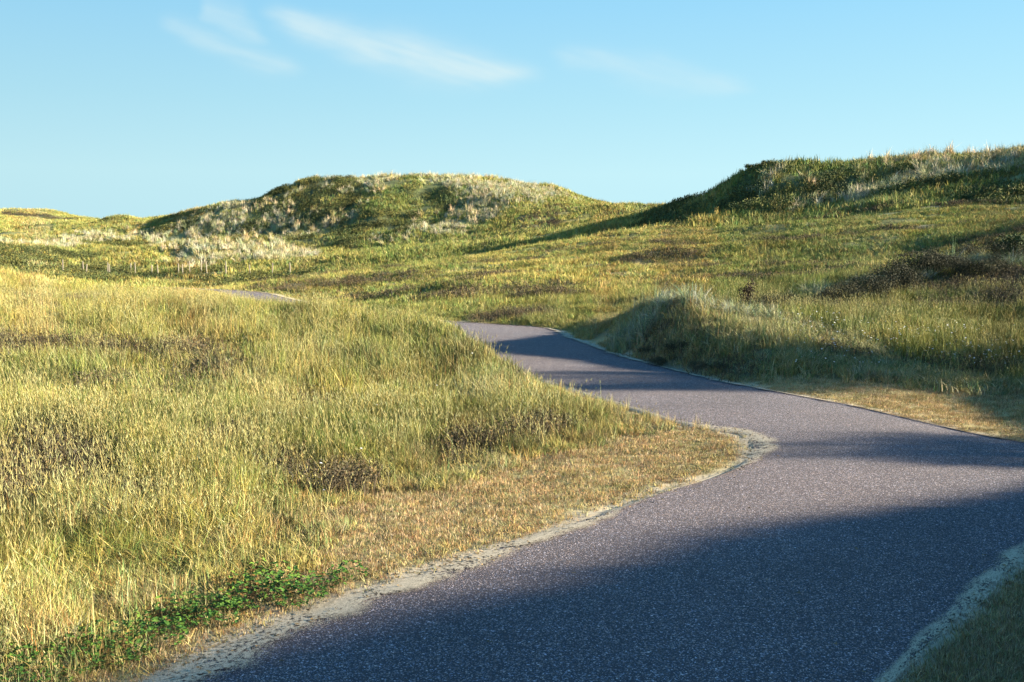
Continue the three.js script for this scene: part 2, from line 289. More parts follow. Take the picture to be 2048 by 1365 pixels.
// ---------------------------------------------------------------- the asphalt path
function chipTexture() {                                                     // coarse chippings in dark binder: 2048 texels over 2.6 m
  const N = 2048, rng = rngOf(77), rgb = new Uint8Array(N * N * 4), h = new Uint8Array(N * N * 4);
  for (let i = 0; i < N * N; i++) { const v = 40 + rng() * 34; rgb[i * 4] = v + 4; rgb[i * 4 + 1] = v; rgb[i * 4 + 2] = v + 3; rgb[i * 4 + 3] = 255; h[i * 4] = h[i * 4 + 1] = h[i * 4 + 2] = 40 + rng() * 30; h[i * 4 + 3] = 255; }
  for (let k = 0; k < 180000; k++) {
    const cx = rng() * N, cy = rng() * N, r = 1.2 + rng() * rng() * 3.2, el = 0.65 + rng() * 0.5, an = rng() * 3.14, ca = Math.cos(an), sa = Math.sin(an);
    const q = rng(), L = q < 0.42 ? 50 + rng() * 40 : q < 0.92 ? 90 + rng() * 60 : 140 + rng() * 60, w = rng() - 0.42, hh = 110 + rng() * 140;
    const R = Math.ceil(r * 1.3);
    for (let y = -R; y <= R; y++) for (let x = -R; x <= R; x++) {
      const a = (x * ca + y * sa) / r, b = (-x * sa + y * ca) / (r * el), e = a * a + b * b; if (e > 1) continue;
      const o = (((cy + y | 0) + N) % N * N + ((cx + x | 0) + N) % N) * 4;
      rgb[o] = clamp(L + w * 26, 0, 255); rgb[o + 1] = clamp(L - 1 + w * 4, 0, 255); rgb[o + 2] = clamp(L + 2 - w * 22, 0, 255);
      h[o] = h[o + 1] = h[o + 2] = clamp(hh * Math.sqrt(1 - e * 0.8), 0, 255);
    }
  }
  const tex = (d, srgb) => { const t = new THREE.DataTexture(d, N, N); t.wrapS = t.wrapT = THREE.RepeatWrapping; t.magFilter = THREE.LinearFilter; if (srgb) t.colorSpace = THREE.SRGBColorSpace; t.needsUpdate = true; return t; };
  return [tex(rgb, true), tex(h, false)];
}
const [chipMap, chipBump] = chipTexture();
{
  const pos = [], uv = [], col = [], idx = [], K = 14, TILE = 2.6, N2 = 600, eL = spline(leftPts, N2), eR = spline(rightPts, N2);
  for (let i = 0; i <= N2; i++) for (let k = 0; k <= K; k++) {
    const t = k / K, x = lerp(eL[i][0], eR[i][0], t), z = lerp(eL[i][1], eR[i][1], t);
    pos.push(x, 0.004 + 0.02 * (1 - (2 * t - 1) ** 2), z); uv.push(x / TILE, -z / TILE);
    const g = 1.10 + 0.46 * fbm(x / 0.8, z / 0.8, 3), w = fbm(x / 1.6 + 30, z / 1.6, 3) - 0.5;
    col.push(g * (1.06 + 0.18 * w), g * 0.965, g * (0.975 - 0.14 * w));
    if (i < N2 && k < K) { const a = i * (K + 1) + k; idx.push(a, a + 1, a + K + 1, a + 1, a + K + 2, a + K + 1); }
  }
  const g = geom(pos, col, idx, uv); g.computeVertexNormals();
  if (g.attributes.normal.getY(300) < 0) { const a = g.index.array; for (let i = 0; i < a.length; i += 3) { const t = a[i]; a[i] = a[i + 1]; a[i + 1] = t; } g.computeVertexNormals(); }
  tag(mesh('path', g, new THREE.MeshStandardMaterial({ map: chipMap, bumpMap: chipBump, bumpScale: 0.004, vertexColors: true, roughness: 0.95 })), 'grey asphalt cycle path winding between the dunes', 'path', null, 'structure');
}
// blown sand along both edges of the path: a thin sheet, frayed into grains on either side
{
  const W = 1024, H = 256, a = new Uint8Array(W * H * 4), rgb = new Uint8Array(W * H * 4), rng = rngOf(5);
  for (let j = 0; j < H; j++) for (let i = 0; i < W; i++) {
    const t = j / (H - 1), o = (j * W + i) * 4;
    const X = i / W * 4, Y = t * 0.36, n = fbm(X * 5 + 20, Y * 5, 4), n2 = fbm(X * 75 + 50, Y * 75 + 7, 3);
    const cover = sstep(0, 0.42, t + (n - 0.5) * 0.34) * sstep(1, 0.6, t + (n - 0.5) * 0.6) * sstep(0.05, 0.62, n2 + 0.9 * (n - 0.5)) * 1.1;
    const v = rng() < cover * 1.05 ? 255 : 0;
    a[o] = a[o + 1] = a[o + 2] = v; a[o + 3] = 255;
    const g = 0.78 + 0.35 * rng() + 0.2 * (n2 - 0.5), dark = rng() < 0.05 ? 0.45 : 1;
    rgb[o] = clamp(196 * g * dark, 0, 255); rgb[o + 1] = clamp(180 * g * dark, 0, 255); rgb[o + 2] = clamp(152 * g * dark, 0, 255); rgb[o + 3] = 255;
  }
  const tex = (d, srgb) => { const t = new THREE.DataTexture(d, W, H); t.wrapS = THREE.MirroredRepeatWrapping; t.wrapT = THREE.MirroredRepeatWrapping; t.magFilter = THREE.LinearFilter; if (srgb) t.colorSpace = THREE.SRGBColorSpace; t.needsUpdate = true; return t; };
  const m = new THREE.MeshStandardMaterial({ map: tex(rgb, true), alphaMap: tex(a, false), alphaTest: 0.5, roughness: 1, side: THREE.DoubleSide });
  const widths = [
    (x, z) => { const d = -z; return 0.09 + 0.11 * sstep(6.6, 4.2, d) + 0.07 * sstep(6.4, 5.6, d) + 0.10 * Math.exp(-(((d - 8.2) / 0.42) ** 2)) - 0.075 * Math.exp(-(((d - 6.95) / 0.55) ** 2)); },
    (x, z) => { const d = -z; return 0.095 - 0.035 * sstep(7, 4, d) - 0.045 * sstep(7.5, 8.5, d) * sstep(11, 10, d) + 0.05 * sstep(11, 13, d); }];
  [leftPts, rightPts].forEach((pts, side) => {
    const N = 900, e = spline(pts, N), pos = [], uv = [], idx = [], K = 5; let s = 0;
    for (let i = 0; i <= N; i++) {
      const p = e[Math.max(0, i - 1)], q = e[Math.min(N, i + 1)]; let tx = q[0] - p[0], tz = q[1] - p[1]; const l = Math.hypot(tx, tz); tx /= l; tz /= l;
      let nx = tz, nz = -tx; if (side) { nx = -nx; nz = -nz; }                 // outwards, away from the asphalt
      if (i) s += Math.hypot(e[i][0] - e[i - 1][0], e[i][1] - e[i - 1][1]);
      const w = widths[side](e[i][0], e[i][1]) * (0.35 + 0.7 * vnoise(s * 0.9 + side * 50, 4) + 0.55 * vnoise(s * 4.3, side * 9 + 2));
      for (let k = 0; k <= K; k++) {
        const t = k / K, off = lerp(-w, w * 0.8, t), x = e[i][0] + nx * off, z = e[i][1] + nz * off;
        pos.push(x, off <= 0 ? 0.013 + 0.012 * -off / w : Math.max(height(x, z) + 0.006, 0.013 - 0.5 * off), z); uv.push(s / 4, t);
        if (i < N && k < K) { const a0 = i * (K + 1) + k; idx.push(a0, a0 + 1, a0 + K + 1, a0 + 1, a0 + K + 2, a0 + K + 1); }
      }
    }
    const g = geom(pos, null, idx, uv); g.computeVertexNormals();
    const o = mesh('sand_edge', g, m);
    tag(o, side ? 'thin strip of pale sand along the outer edge of the path' : 'pale blown sand along the inner edge of the path bend', 'sand', 'sand along the path', 'stuff');
  });
}

// ---------------------------------------------------------------- grasses
const grassMat = new THREE.MeshPhysicalMaterial({ vertexColors: true, roughness: 0.9, side: THREE.DoubleSide, specularIntensity: 0.25 });
const leafMat = new THREE.MeshPhysicalMaterial({ vertexColors: true, roughness: 0.78, side: THREE.DoubleSide, specularIntensity: 0.4 });
const twigMat = new THREE.MeshStandardMaterial({ vertexColors: true, roughness: 0.95, side: THREE.DoubleSide });
class Build {
  constructor() { this.p = []; this.c = []; this.i = []; }
  blade(x, z, h, yaw, lean, w, c, seg = 2, y0 = 0, twist = 0) {
    const dx = Math.cos(yaw), dz = Math.sin(yaw), a = yaw + Math.PI / 2 + twist, sx = Math.cos(a), sz = Math.sin(a), o = this.p.length / 3;
    for (let k = 0; k < seg; k++) {
      const t = k / seg, b = lean * h * t * t, ww = w * 0.5 * (1 - 0.55 * t), y = y0 + h * t * (1 - 0.25 * lean * t);
      this.p.push(x + dx * b - sx * ww, y, z + dz * b - sz * ww, x + dx * b + sx * ww, y, z + dz * b + sz * ww); this.c.push(...c, ...c);
      if (k) { const q = o + 2 * k; this.i.push(q - 2, q - 1, q, q - 1, q + 1, q); }
    }
    this.p.push(x + dx * lean * h, y0 + h * (1 - 0.25 * lean), z + dz * lean * h); this.c.push(...c);
    const q = o + 2 * seg; this.i.push(q - 2, q - 1, q);
  }
  spindle(x, y, z, h, w, yaw, lean, c) {                                     // a seed head: slim four-sided double cone
    const o = this.p.length / 3, dx = Math.cos(yaw) * lean * h, dz = Math.sin(yaw) * lean * h;
    this.p.push(x, y, z); this.c.push(...c);
    for (let k = 0; k < 4; k++) { const a = k * Math.PI / 2; this.p.push(x + dx * 0.4 + Math.cos(a) * w, y + h * 0.4, z + dz * 0.4 + Math.sin(a) * w); this.c.push(...c); }
    this.p.push(x + dx, y + h, z + dz); this.c.push(...c);
    for (let k = 0; k < 4; k++) this.i.push(o, o + 1 + k, o + 1 + (k + 1) % 4, o + 5, o + 1 + (k + 1) % 4, o + 1 + k);
  }
  leaf(x, y, z, l, w, yaw, pitch, roll, c) {                                 // a leaf folded along its rib
    const cy = Math.cos(yaw), sy = Math.sin(yaw), ct = Math.cos(pitch), st = Math.sin(pitch), o = this.p.length / 3;
    const f = [cy * ct, st, sy * ct], r0 = [-sy, 0, cy], n = [-cy * st, ct, -sy * st], cr = Math.cos(roll), sr = Math.sin(roll);
    const r = r0.map((v, k) => v * cr + n[k] * sr), nn = n.map((v, k) => v * cr - r0[k] * sr);
    const put = (a, b, h) => { this.p.push(x + f[0] * a + r[0] * b + nn[0] * h, y + f[1] * a + r[1] * b + nn[1] * h, z + f[2] * a + r[2] * b + nn[2] * h); this.c.push(...c); };
    put(0, 0, 0); put(l * 0.45, -w / 2, w * 0.18); put(l * 0.45, w / 2, w * 0.18); put(l, 0, -w * 0.1); put(l * 0.5, 0, -w * 0.04);
    this.i.push(o, o + 1, o + 4, o, o + 4, o + 2, o + 4, o + 1, o + 3, o + 4, o + 3, o + 2);
  }
  get() { const g = geom(this.p, this.c, this.i); g.computeVertexNormals(); return g; }
}
const tone = (rng, a, spread = 0.35) => { const k = 1 + (rng() - 0.5) * 2 * spread, w = (rng() - 0.5) * 0.2; return [a[0] * k * (1 + w), a[1] * k, a[2] * k * (1 - w)]; };
const WHITE = [1, 1, 1], STRAWISH = [1.45, 1.3, 1.9], GREENISH = [0.55, 0.8, 0.75], BROWNISH = [0.75, 0.5, 0.6];
// a disc of turf: nT tufts of n blades each, every tuft with its own tone and bend
function sward(seed, R, nT, n, r, h0, h1, w, leanMax, mixOf = [0.14, 0.27, 0.12], seg = 2) {
  const b = new Build(), rng = rngOf(seed);
  for (let t = 0; t < nT; t++) {
    const A = rng() * 6.283, Q = Math.sqrt(rng()) * R, X = Math.cos(A) * Q, Z = Math.sin(A) * Q, m0 = rng(), size = 0.45 + 0.95 * rng() * (0.5 + 0.5 * rng()), bend = rng() * 6.283;
    const tt = tone(rng, m0 < mixOf[0] ? STRAWISH : m0 < mixOf[0] + mixOf[1] ? GREENISH : m0 < mixOf[0] + mixOf[1] + mixOf[2] ? BROWNISH : WHITE, 0.3);
    for (let k = 0; k < n; k++) {
      const a = rng() * 6.283, q = Math.sqrt(rng()) * r, yaw = rng() < 0.5 ? bend + rng() - 0.5 : rng() * 6.283, c = tone(rng, rng() < 0.15 ? mixc(tt, STRAWISH, 0.7) : tt, 0.42);
      b.blade(X + Math.cos(a) * q, Z + Math.sin(a) * q, lerp(h0, h1, rng()) * size, yaw, rng() * leanMax, w * (0.6 + 0.8 * rng()), c, seg, -0.012, (rng() - 0.5) * 2.4);
    }
  }
  return b.get();
}
function stalks(seed, n, r) {
  const b = new Build(), rng = rngOf(seed);
  for (let k = 0; k < n; k++) {
    const a = rng() * 6.283, q = Math.sqrt(rng()) * r, x = Math.cos(a) * q, z = Math.sin(a) * q, yaw = rng() * 6.283, lean = 0.05 + rng() * 0.3, h = 0.3 + rng() * 0.22, c = tone(rng, WHITE, 0.2);
    b.blade(x, z, h, yaw, lean, 0.0028, c, 3, 0, rng() * 3);
    b.spindle(x + Math.cos(yaw) * lean * h * 0.8, h * 0.86 * (1 - 0.2 * lean), z + Math.sin(yaw) * lean * h * 0.8, 0.04 + rng() * 0.05, 0.0016 + rng() * 0.0026, yaw, lean * 1.6, c);
  }
  return b.get();
}
function heath(seed, n, r, h, size) {                                        // dark wiry sprigs with tiny leaves
  const b = new Build(), rng = rngOf(seed);
  for (let k = 0; k < n; k++) {
    const a = rng() * 6.283, q = Math.sqrt(rng()) * r, x = Math.cos(a) * q, z = Math.sin(a) * q, yaw = rng() * 6.283, hh = h * (0.5 + 0.6 * rng()), lean = rng() * 0.7, c = tone(rng, rng() < 0.25 ? [1.7, 1.5, 1.1] : WHITE, 0.35);
    b.blade(x, z, hh, yaw, lean, size * 0.35, c, 2, 0, rng() * 3);
    for (let j = 0; j < 4; j++) { const t = 0.4 + 0.6 * rng(); b.leaf(x + Math.cos(yaw) * lean * hh * t * t, hh * t * 0.9, z + Math.sin(yaw) * lean * hh * t * t, size * (0.8 + rng()), size * 0.5, rng() * 6.283, rng() * 1.4 - 0.3, rng() * 3, tone(rng, c, 0.3)); }
  }
  return b.get();
}
const range = (a, n) => Array.from({ length: n }, (_, k) => a + k);
const kinds = {
  grass: { name: 'meadow_grass', label: 'yellow green meadow grass on the mound inside the bend', geos: range(100, 6).map(k => sward(k, 0.17, 34, 15, 0.045, 0.12, 0.34, 0.0042, 0.7)), mat: grassMat },
  short: { name: 'short_grass', label: 'short grass where the meadow meets the worn turf', geos: range(120, 3).map(k => sward(k, 0.14, 30, 14, 0.04, 0.04, 0.15, 0.0040, 0.9, [0.3, 0.2, 0.08])), mat: grassMat },
  grass2: { name: 'meadow_grass', label: 'yellow green meadow grass on the mound inside the bend', geos: range(140, 5).map(k => sward(k, 0.3, 30, 13, 0.07, 0.12, 0.34, 0.0068, 0.7)), mat: grassMat },
  stalk: { name: 'flowering_grass', label: 'thin straw coloured grass stalks with seed heads', geos: range(160, 4).map(k => stalks(k, 16, 0.25)), mat: grassMat },
  turf: { name: 'dry_turf', label: 'short dry tan turf beside the path', geos: range(180, 4).map(k => sward(k, 0.10, 40, 9, 0.02, 0.010, 0.042, 0.0036, 1.2, [0.3, 0.12, 0.16], 1)), mat: grassMat },
  wisp: { name: 'dry_turf', label: 'short dry tan turf beside the path', geos: range(190, 3).map(k => sward(k, 0.02, 3, 8, 0.015, 0.012, 0.05, 0.0036, 1.2, [0.3, 0.12, 0.16], 1)), mat: grassMat },
  heath: { name: 'heath_sprigs', label: 'dark brown wiry heath growing through the meadow grass', geos: range(200, 4).map(k => heath(k, 46, 0.2, 0.2, 0.015)), mat: twigMat },
  mid: { name: 'slope_grass', label: 'yellow olive grass on the meadow slope', geos: range(220, 5).map(k => sward(k, 0.55, 44, 9, 0.08, 0.06, 0.21, 0.012, 0.8)), mat: grassMat },
  midheath: { name: 'slope_heath', label: 'brown heath patches on the meadow slope', geos: range(240, 3).map(k => heath(k, 60, 0.45, 0.24, 0.034)), mat: twigMat },
  marram: { name: 'marram_grass', label: 'long pale blue green marram grass on the bank', geos: range(260, 4).map(k => sward(k, 0.16, 6, 16, 0.05, 0.30, 0.62, 0.0065, 0.8, [0.3, 0.25, 0], 3)), mat: grassMat },
  far: { name: 'dune_grass', label: 'yellow green grass covering the far dunes', geos: range(280, 5).map(k => sward(k, 1.3, 40, 8, 0.2, 0.12, 0.46, 0.036, 0.8)), mat: grassMat },
  farscrub: { name: 'creeping_scrub', label: 'dark green creeping scrub on the far dunes', geos: range(300, 3).map(k => heath(k, 75, 0.9, 0.42, 0.085)), mat: leafMat },
  farmarram: { name: 'dune_marram', label: 'pale marram grass on the crests of the far dunes', geos: range(320, 4).map(k => sward(k, 0.8, 7, 22, 0.16, 0.35, 0.85, 0.030, 0.75, [0.3, 0.15, 0])), mat: grassMat },
};
for (const k in kinds) kinds[k].put = [];
const rnd = rngOf(2024);
function scatter(n, d0, d1, power, a0, a1, choose) {                         // n points, density falling with distance ** power
  const e = 2 - power, p0 = d0 ** e, p1 = d1 ** e;
  for (let k = 0; k < n; k++) {
    const d = (p0 + (p1 - p0) * rnd()) ** (1 / e), a = lerp(a0, a1, rnd()), x = Math.sin(a) * d, z = -Math.cos(a) * d;
    choose(x, z, d);
  }
}
function put(kind, x, z, c, sc, sy = sc) { kinds[kind].put.push([x, height(x, z), z, rnd() * 6.283, sc, sy, c]); }
function meadowColour(x, z, dry = 0) {
  const d = Math.hypot(x, z), k = 1 / Math.max(1.2, d * 0.09);
  const m = fbm(x * k * 0.8 + 71, z * k * 0.8, 3), q = fbm(x * k * 2.3 + 13, z * k * 2.3 + 5, 3);
  let c = mixc(C.grass, C.green, sstep(0.5, 0.75, m) * 0.8);
  c = mixc(c, C.straw, sstep(0.52, 0.8, q) * 0.55);
  c = mixc(c, C.rust, sstep(0.66, 0.85, fbm(x * k * 3 - 7, z * k * 3, 2)) * 0.5);
  c = mixc(c, C.olive, sstep(0.54, 0.74, fbm(x * k * 1.7 + 33, z * k * 2.2 + 61, 3)) * 0.65);
  return mixc(c, C.turf, dry);
}
const FOV = 0.60;
function nearChoice(x, z, d) {
  const s = sd(x, z), side = sideOf(x, z), n = fbm(x * 2.2 + 4, z * 2.2, 3), w = turfWidth(x, z, side);
  const edge = w + (n - 0.5) * 0.7;
  if (s < edge + 0.05 && s < 2.9) return;
  const grow = side ? sstep(0, 0.5, s - edge) : sstep(-0.1, 1.1, s - edge), fine = d < 10;
  if (s < 0.16) return;
  const hm = patch(heatherSpots, x, z);
  if (rnd() < hm * (side ? 0.6 : 0.66)) { put('heath', x, z, tone(rnd, C.heather, 0.4), fine ? 0.9 + 0.5 * rnd() : 1.4 + 0.5 * rnd(), 0.8 + 0.5 * rnd()); if (rnd() < 0.6) return; }
  const mm = d > 11 ? patch(marramSpots, x, z) : 0;
  if (mm > 0.2 && rnd() < mm * 0.85) { for (let k = 0; k < 3; k++) put('marram', x + rnd() * 0.5 - 0.25, z + rnd() * 0.5 - 0.25, tone(rnd, mixc(C.blue, C.marram, 0.15 + rnd() * 0.85), 0.22), 0.7 + 0.4 * rnd(), 0.4 + 0.42 * rnd()); return; }
  const c = tone(rnd, mixc(meadowColour(x, z, (1 - grow) * 0.42), C.olive, 0.1 + 0.25 * hm), 0.2).map((v, k) => side && d > 11.5 && d < 20 ? lerp(v, C.straw[k], 0.4) : v), f = fbm(x * 0.8 + 90, z * 0.8, 2);
  if (grow < 0.45) put('short', x, z, c, 0.8 + 0.5 * rnd(), (0.6 + grow) * (0.7 + 0.6 * rnd()));
  else { const sy = 0.82 * lerp(0.5, 1, grow) * (0.25 + 0.9 * f + 0.55 * fbm(x * 3.1, z * 3.1 + 8, 2)) * (0.75 + 0.4 * rnd()) * (side ? (d > 12.4 && d < 20 && s < 1.9 ? 0.7 : d < 16 ? 0.5 : 0.65) : 1) * (1 - 0.45 * hm); put(fine ? 'grass' : 'grass2', x, z, c, 0.85 + 0.3 * rnd(), sy); }
  if (rnd() < (side ? 0.2 : 0.55) * grow * f * 2 && d < 22) put('stalk', x, z, tone(rnd, mixc(C.straw, C.grass, 0.1 + 0.4 * rnd()), 0.2), 0.8 + 0.4 * rnd(), (0.5 + 0.42 * rnd()) * lerp(0.5, 1, grow));
}
scatter(4200, 2.4, 10, 0.35, -FOV, FOV, nearChoice);
scatter(6200, 9.4, 26.5, 0.55, -FOV, FOV, nearChoice);
function turfChoice(x, z, d) {
  const s = sd(x, z), side = sideOf(x, z), n = fbm(x * 2.2 + 4, z * 2.2, 3), edge = turfWidth(x, z, side) + (n - 0.5) * 0.7;
  if (s > edge + 0.14 || s > 2.9 || s < 0.03 + 0.07 * n) return;
  if (side && z > -7) { if (s < 0.09) return; put('turf', x, z, tone(rnd, mixc(C.turfGreen, C.straw, rnd() * 0.3), 0.3), 0.9 + 0.4 * rnd(), 0.9 + 0.5 * rnd()); return; }
  if (s < 0.2 && rnd() < 0.4) return;
  const c = tone(rnd, mixc(mixc(C.turf, C.straw, rnd() * 0.5), C.rust, rnd() < 0.15 ? 0.4 : 0), 0.2);
  put('turf', x, z, mixc(mixc(c, C.green, rnd() < 0.25 ? 0.6 : 0), C.soil, rnd() < 0.12 ? 0.6 : 0), 0.9 + 0.4 * rnd(), 0.7 + 0.5 * rnd() * (0.8 + s));
}
scatter(21000, 2.4, 13, 0.5, -FOV, FOV, turfChoice);
scatter(5200, 2.3, 7, 0.3, 0.12, FOV + 0.1, (x, z, d) => { if (sideOf(x, z)) turfChoice(x, z, d); });
scatter(46000, 2.6, 22, 1.1, -FOV, FOV, (x, z, d) => {                        // single wisps fray the edge of the turf over the sand
  const s = sd(x, z); if (s > 0.32 || s < -0.02 || rnd() > sstep(-0.08, 0.2, s)) return;
  put('wisp', x, z, tone(rnd, sideOf(x, z) && z > -7 ? C.turfGreen : mixc(C.turf, C.grass, rnd() * 0.6), 0.3), 0.8 + rnd(), (0.7 + rnd()) * (z < -9 && !sideOf(x, z) ? 3 : 1));
});
scatter(2600, 4, 18, 0.6, FOV, 2.2, (x, z, d) => { if (x > 3.8 && sd(x, z) > 0.4) put('mid', x, z, tone(rnd, meadowColour(x, z), 0.2), 0.8 + 0.4 * rnd()); });
scatter(1500, 3, 9.5, 0.3, 0.75, 1.95, (x, z, d) => { if (x > 5.8 && x < 9 && z > -6.9 && fbm(x * 0.9, z * 0.9, 2) > 0.4) put('marram', x, z, tone(rnd, C.marram, 0.2), 0.9 + 0.4 * rnd(), 0.5 + 0.4 * rnd()); });   // on the dune beside the frame
scatter(8200, 24, 62, 0.5, -FOV, FOV, (x, z, d) => {
  const s = sd(x, z); if (s < 0.6) return;
  const hm = patch(heatherSpots, x, z); if (rnd() < hm * 0.42) { put('midheath', x, z, tone(rnd, C.heather, 0.4), 0.8 + 0.6 * rnd(), 0.7 + 0.6 * rnd()); return; }
  const mm = patch(marramSpots, x, z); if (rnd() < mm * 0.6) { for (let k = 0; k < 4; k++) put('marram', x + rnd() - 0.5, z + rnd() - 0.5, tone(rnd, mixc(C.blue, C.marram, rnd()), 0.2), 1.3 + 0.5 * rnd(), 0.8 + 0.4 * rnd()); return; }
  const sc = patch(scrubSpots, x, z); if (d > 50 && rnd() < sc * 0.6) { put('farscrub', x, z, tone(rnd, C.scrub, 0.4), 0.6 + 0.4 * rnd()); return; }
  const sz = (s < 1.0 ? 0.6 : 1) * (0.5 + 0.9 * fbm(x * 0.5, z * 0.5, 2)) * (0.8 + 0.4 * rnd());
  put('mid', x, z, tone(rnd, mixc(meadowColour(x, z, 0.08), C.olive, hm * 0.75).map(v => v * 1.12), 0.2), 0.85 + 0.4 * rnd(), sz);
});
scatter(17000, 58, 230, 0.7, -FOV * 0.97, FOV * 0.97, (x, z, d) => {
  const hm = patch(heatherSpots, x, z); if (rnd() < hm * (d > 180 ? 0.95 : 0.6)) { put('farscrub', x, z, tone(rnd, C.heather, 0.35), 0.7 + 0.4 * rnd(), 0.4 + 0.4 * rnd()); return; }
  const sc = patch(scrubSpots, x, z); if (rnd() < sc * 0.8) { put('farscrub', x, z, tone(rnd, mixc(C.scrub, C.olive, rnd() * 0.6), 0.4), 0.9 + 0.6 * rnd(), 0.7 + 0.9 * rnd()); return; }
  const mm = patch(marramSpots, x, z); if (rnd() < mm * 0.6) { for (let k = 0; k < 2; k++) put('farmarram', x + 2 * rnd() - 1, z + 2 * rnd() - 1, tone(rnd, mixc(C.marram, C.straw, rnd() * 0.4), 0.2), 0.9 + 0.5 * rnd(), 0.7 + 0.5 * rnd()); return; }
  put('far', x, z, tone(rnd, meadowColour(x, z, 0.06), 0.22), 0.9 + 0.4 * rnd(), 0.6 + 0.8 * rnd());
});
{
  const m = new THREE.Matrix4(), col = new THREE.Color();
  for (const key in kinds) {
    const k = kinds[key], G = k.geos.length;
    k.geos.forEach((g, gi) => {
      const list = k.put.filter((_, i) => i % G === gi); if (!list.length) return;
      const im = new THREE.InstancedMesh(g, k.mat, list.length); im.name = numbered(k.name);
      list.forEach(([x, y, z, a, s, sy, c], i) => {                          // upright blades on a base that follows the slope
        const e = Math.max(0.15, Math.hypot(x, z) * 0.012), gx = clamp((height(x + e, z) - height(x - e, z)) / (2 * e), -0.9, 0.9), gz = clamp((height(x, z + e) - height(x, z - e)) / (2 * e), -0.9, 0.9), ca = Math.cos(a) * s, sa = Math.sin(a) * s;
        m.set(ca, 0, sa, x, gx * ca - gz * sa, sy, gx * sa + gz * ca, y, -sa, 0, ca, z, 0, 0, 0, 1);
        im.setMatrixAt(i, m); im.setColorAt(i, col.setRGB(...c));
      });
      im.castShadow = im.receiveShadow = true; scene.add(im);
      tag(im, k.label, 'grass', k.name.replace('_', ' '), 'stuff');
    });
    console.log(key, k.put.length);
  }
}

// ---------------------------------------------------------------- fence posts in the slack
{
  const variants = range(400, 4).map(seed => {
    const rng = rngOf(seed), pos = [], col = [], idx = [], N = 9, rings = [[-0.25, 0.062], [0.0, 0.062], [0.4, 0.06], [0.8, 0.057], [1.06, 0.055], [1.1, 0.043]];
    const off = range(0, N).map(() => 0.9 + 0.22 * rng());
    rings.forEach(([y, r], k) => { for (let i = 0; i < N; i++) { const a = i / N * 6.283, q = r * off[i]; pos.push(Math.cos(a) * q + y * 0.012 * Math.sin(seed), y, Math.sin(a) * q); const g = 0.8 + 0.4 * rng(); col.push(g, g, g); if (k) { const a0 = (k - 1) * N + i, b0 = (k - 1) * N + (i + 1) % N; idx.push(a0, a0 + N, b0, b0, a0 + N, b0 + N); } } });
    pos.push(0, 1.105, 0); col.push(1, 1, 1); const t = pos.length / 3 - 1; for (let i = 0; i < N; i++) idx.push(t, (rings.length - 1) * N + (i + 1) % N, (rings.length - 1) * N + i);
    const g = geom(pos, col, idx); g.computeVertexNormals(); return g;
  });
  const wood = new THREE.MeshStandardMaterial({ color: new THREE.Color().setRGB(0.25, 0.215, 0.16), vertexColors: true, roughness: 0.95 });
  const rng = rngOf(9);
  [[131, 549], [172, 551], [177, 556], [220, 552], [224, 556], [266, 549], [275, 551], [308, 552], [320, 552], [361, 550], [369, 551], [383, 550], [406, 548], [417, 549], [455, 551], [503, 552], [547, 553], [583, 551]].forEach(([u, v], k) => {
    let d = 70; for (let i = 0; i < 400; i++, d += 0.15) { const p = at(u, v, d); if (p[1] <= height(p[0], p[2])) break; }       // where the line of sight meets the ground
    d = clamp(d, 74, 92); const x = (u - 1024) / F * d / cp_, z = -d;
    const m = mesh('fence_post', variants[k % 4], wood); m.position.set(x, height(x, z) - 0.02, z);
    m.rotation.set((rng() - 0.5) * 0.14, rng() * 6, (rng() - 0.5) * (k % 5 === 2 ? 0.3 : 0.12)); m.scale.set(0.85, 0.85 + 0.25 * rng(), 0.85);
    tag(m, 'weathered wooden fence post in the slack below the low pale dune', 'fence post', 'posts of the old fence');
  });
}

// ---------------------------------------------------------------- shrubs
function makeShrub(seed, w, h, leaf, c, n, clumps = 9) {
  const rng = rngOf(seed), f = new Build(), st = new Build(), centres = [];
  for (let k = 0; k < clumps; k++) { const a = rng() * 6.283, q = Math.sqrt(rng()) * 0.75; centres.push([Math.cos(a) * q * w / 2, h * (0.25 + 0.6 * rng() * (1 - 0.45 * q)), Math.sin(a) * q * w / 2, 0.7 + 0.6 * rng()]); }
  for (const [x, y, z] of centres) { const yaw = Math.atan2(z, x), l = Math.hypot(x, z); for (let k = 0; k < 3; k++) st.blade(x * 0.15 + (rng() - 0.5) * 0.1 * w, z * 0.15 + (rng() - 0.5) * 0.1 * w, y * (1 + rng() * 0.3), yaw + rng() - 0.5, l / Math.max(y, 0.05) * 0.8, leaf * 0.4, [0.07, 0.05, 0.035], 3, -0.03, rng() * 3); }
  for (let k = 0; k < n; k++) {
    const [cx, cy, cz, r] = centres[rng() * clumps | 0], g = () => (rng() + rng() + rng() - 1.5) / 1.5;
    const x = cx + g() * w * 0.26 * r, y = Math.max(0.02, cy + g() * h * 0.32 * r), z = cz + g() * w * 0.26 * r;
    f.leaf(x, y, z, leaf * (0.7 + 0.7 * rng()), leaf * (0.35 + 0.3 * rng()), rng() * 6.283, rng() * 1.8 - 0.5, rng() * 6, tone(rng, c, 0.4));
  }
  return [f.get(), st.get()];
}
function shrub(name, g, x, z, s, turn, label, group, category = 'shrub', sy = s) {
  const o = base(name, [x, height(x, z) - 0.02, z], turn); o.scale.set(s, sy, s);
  mesh('foliage', g[0], leafMat, o).userData.kind = 'stuff'; mesh('stem', g[1], twigMat, o).userData.kind = 'stuff';
  return tag(o, label, category, group);
}
const heathBush = range(500, 3).map(k => makeShrub(k, 1.1, 0.5, 0.024, [0.05, 0.05, 0.028], 4600, 14));
const sprigBush = makeShrub(510, 0.5, 0.62, 0.034, [0.062, 0.044, 0.032], 1100, 7);
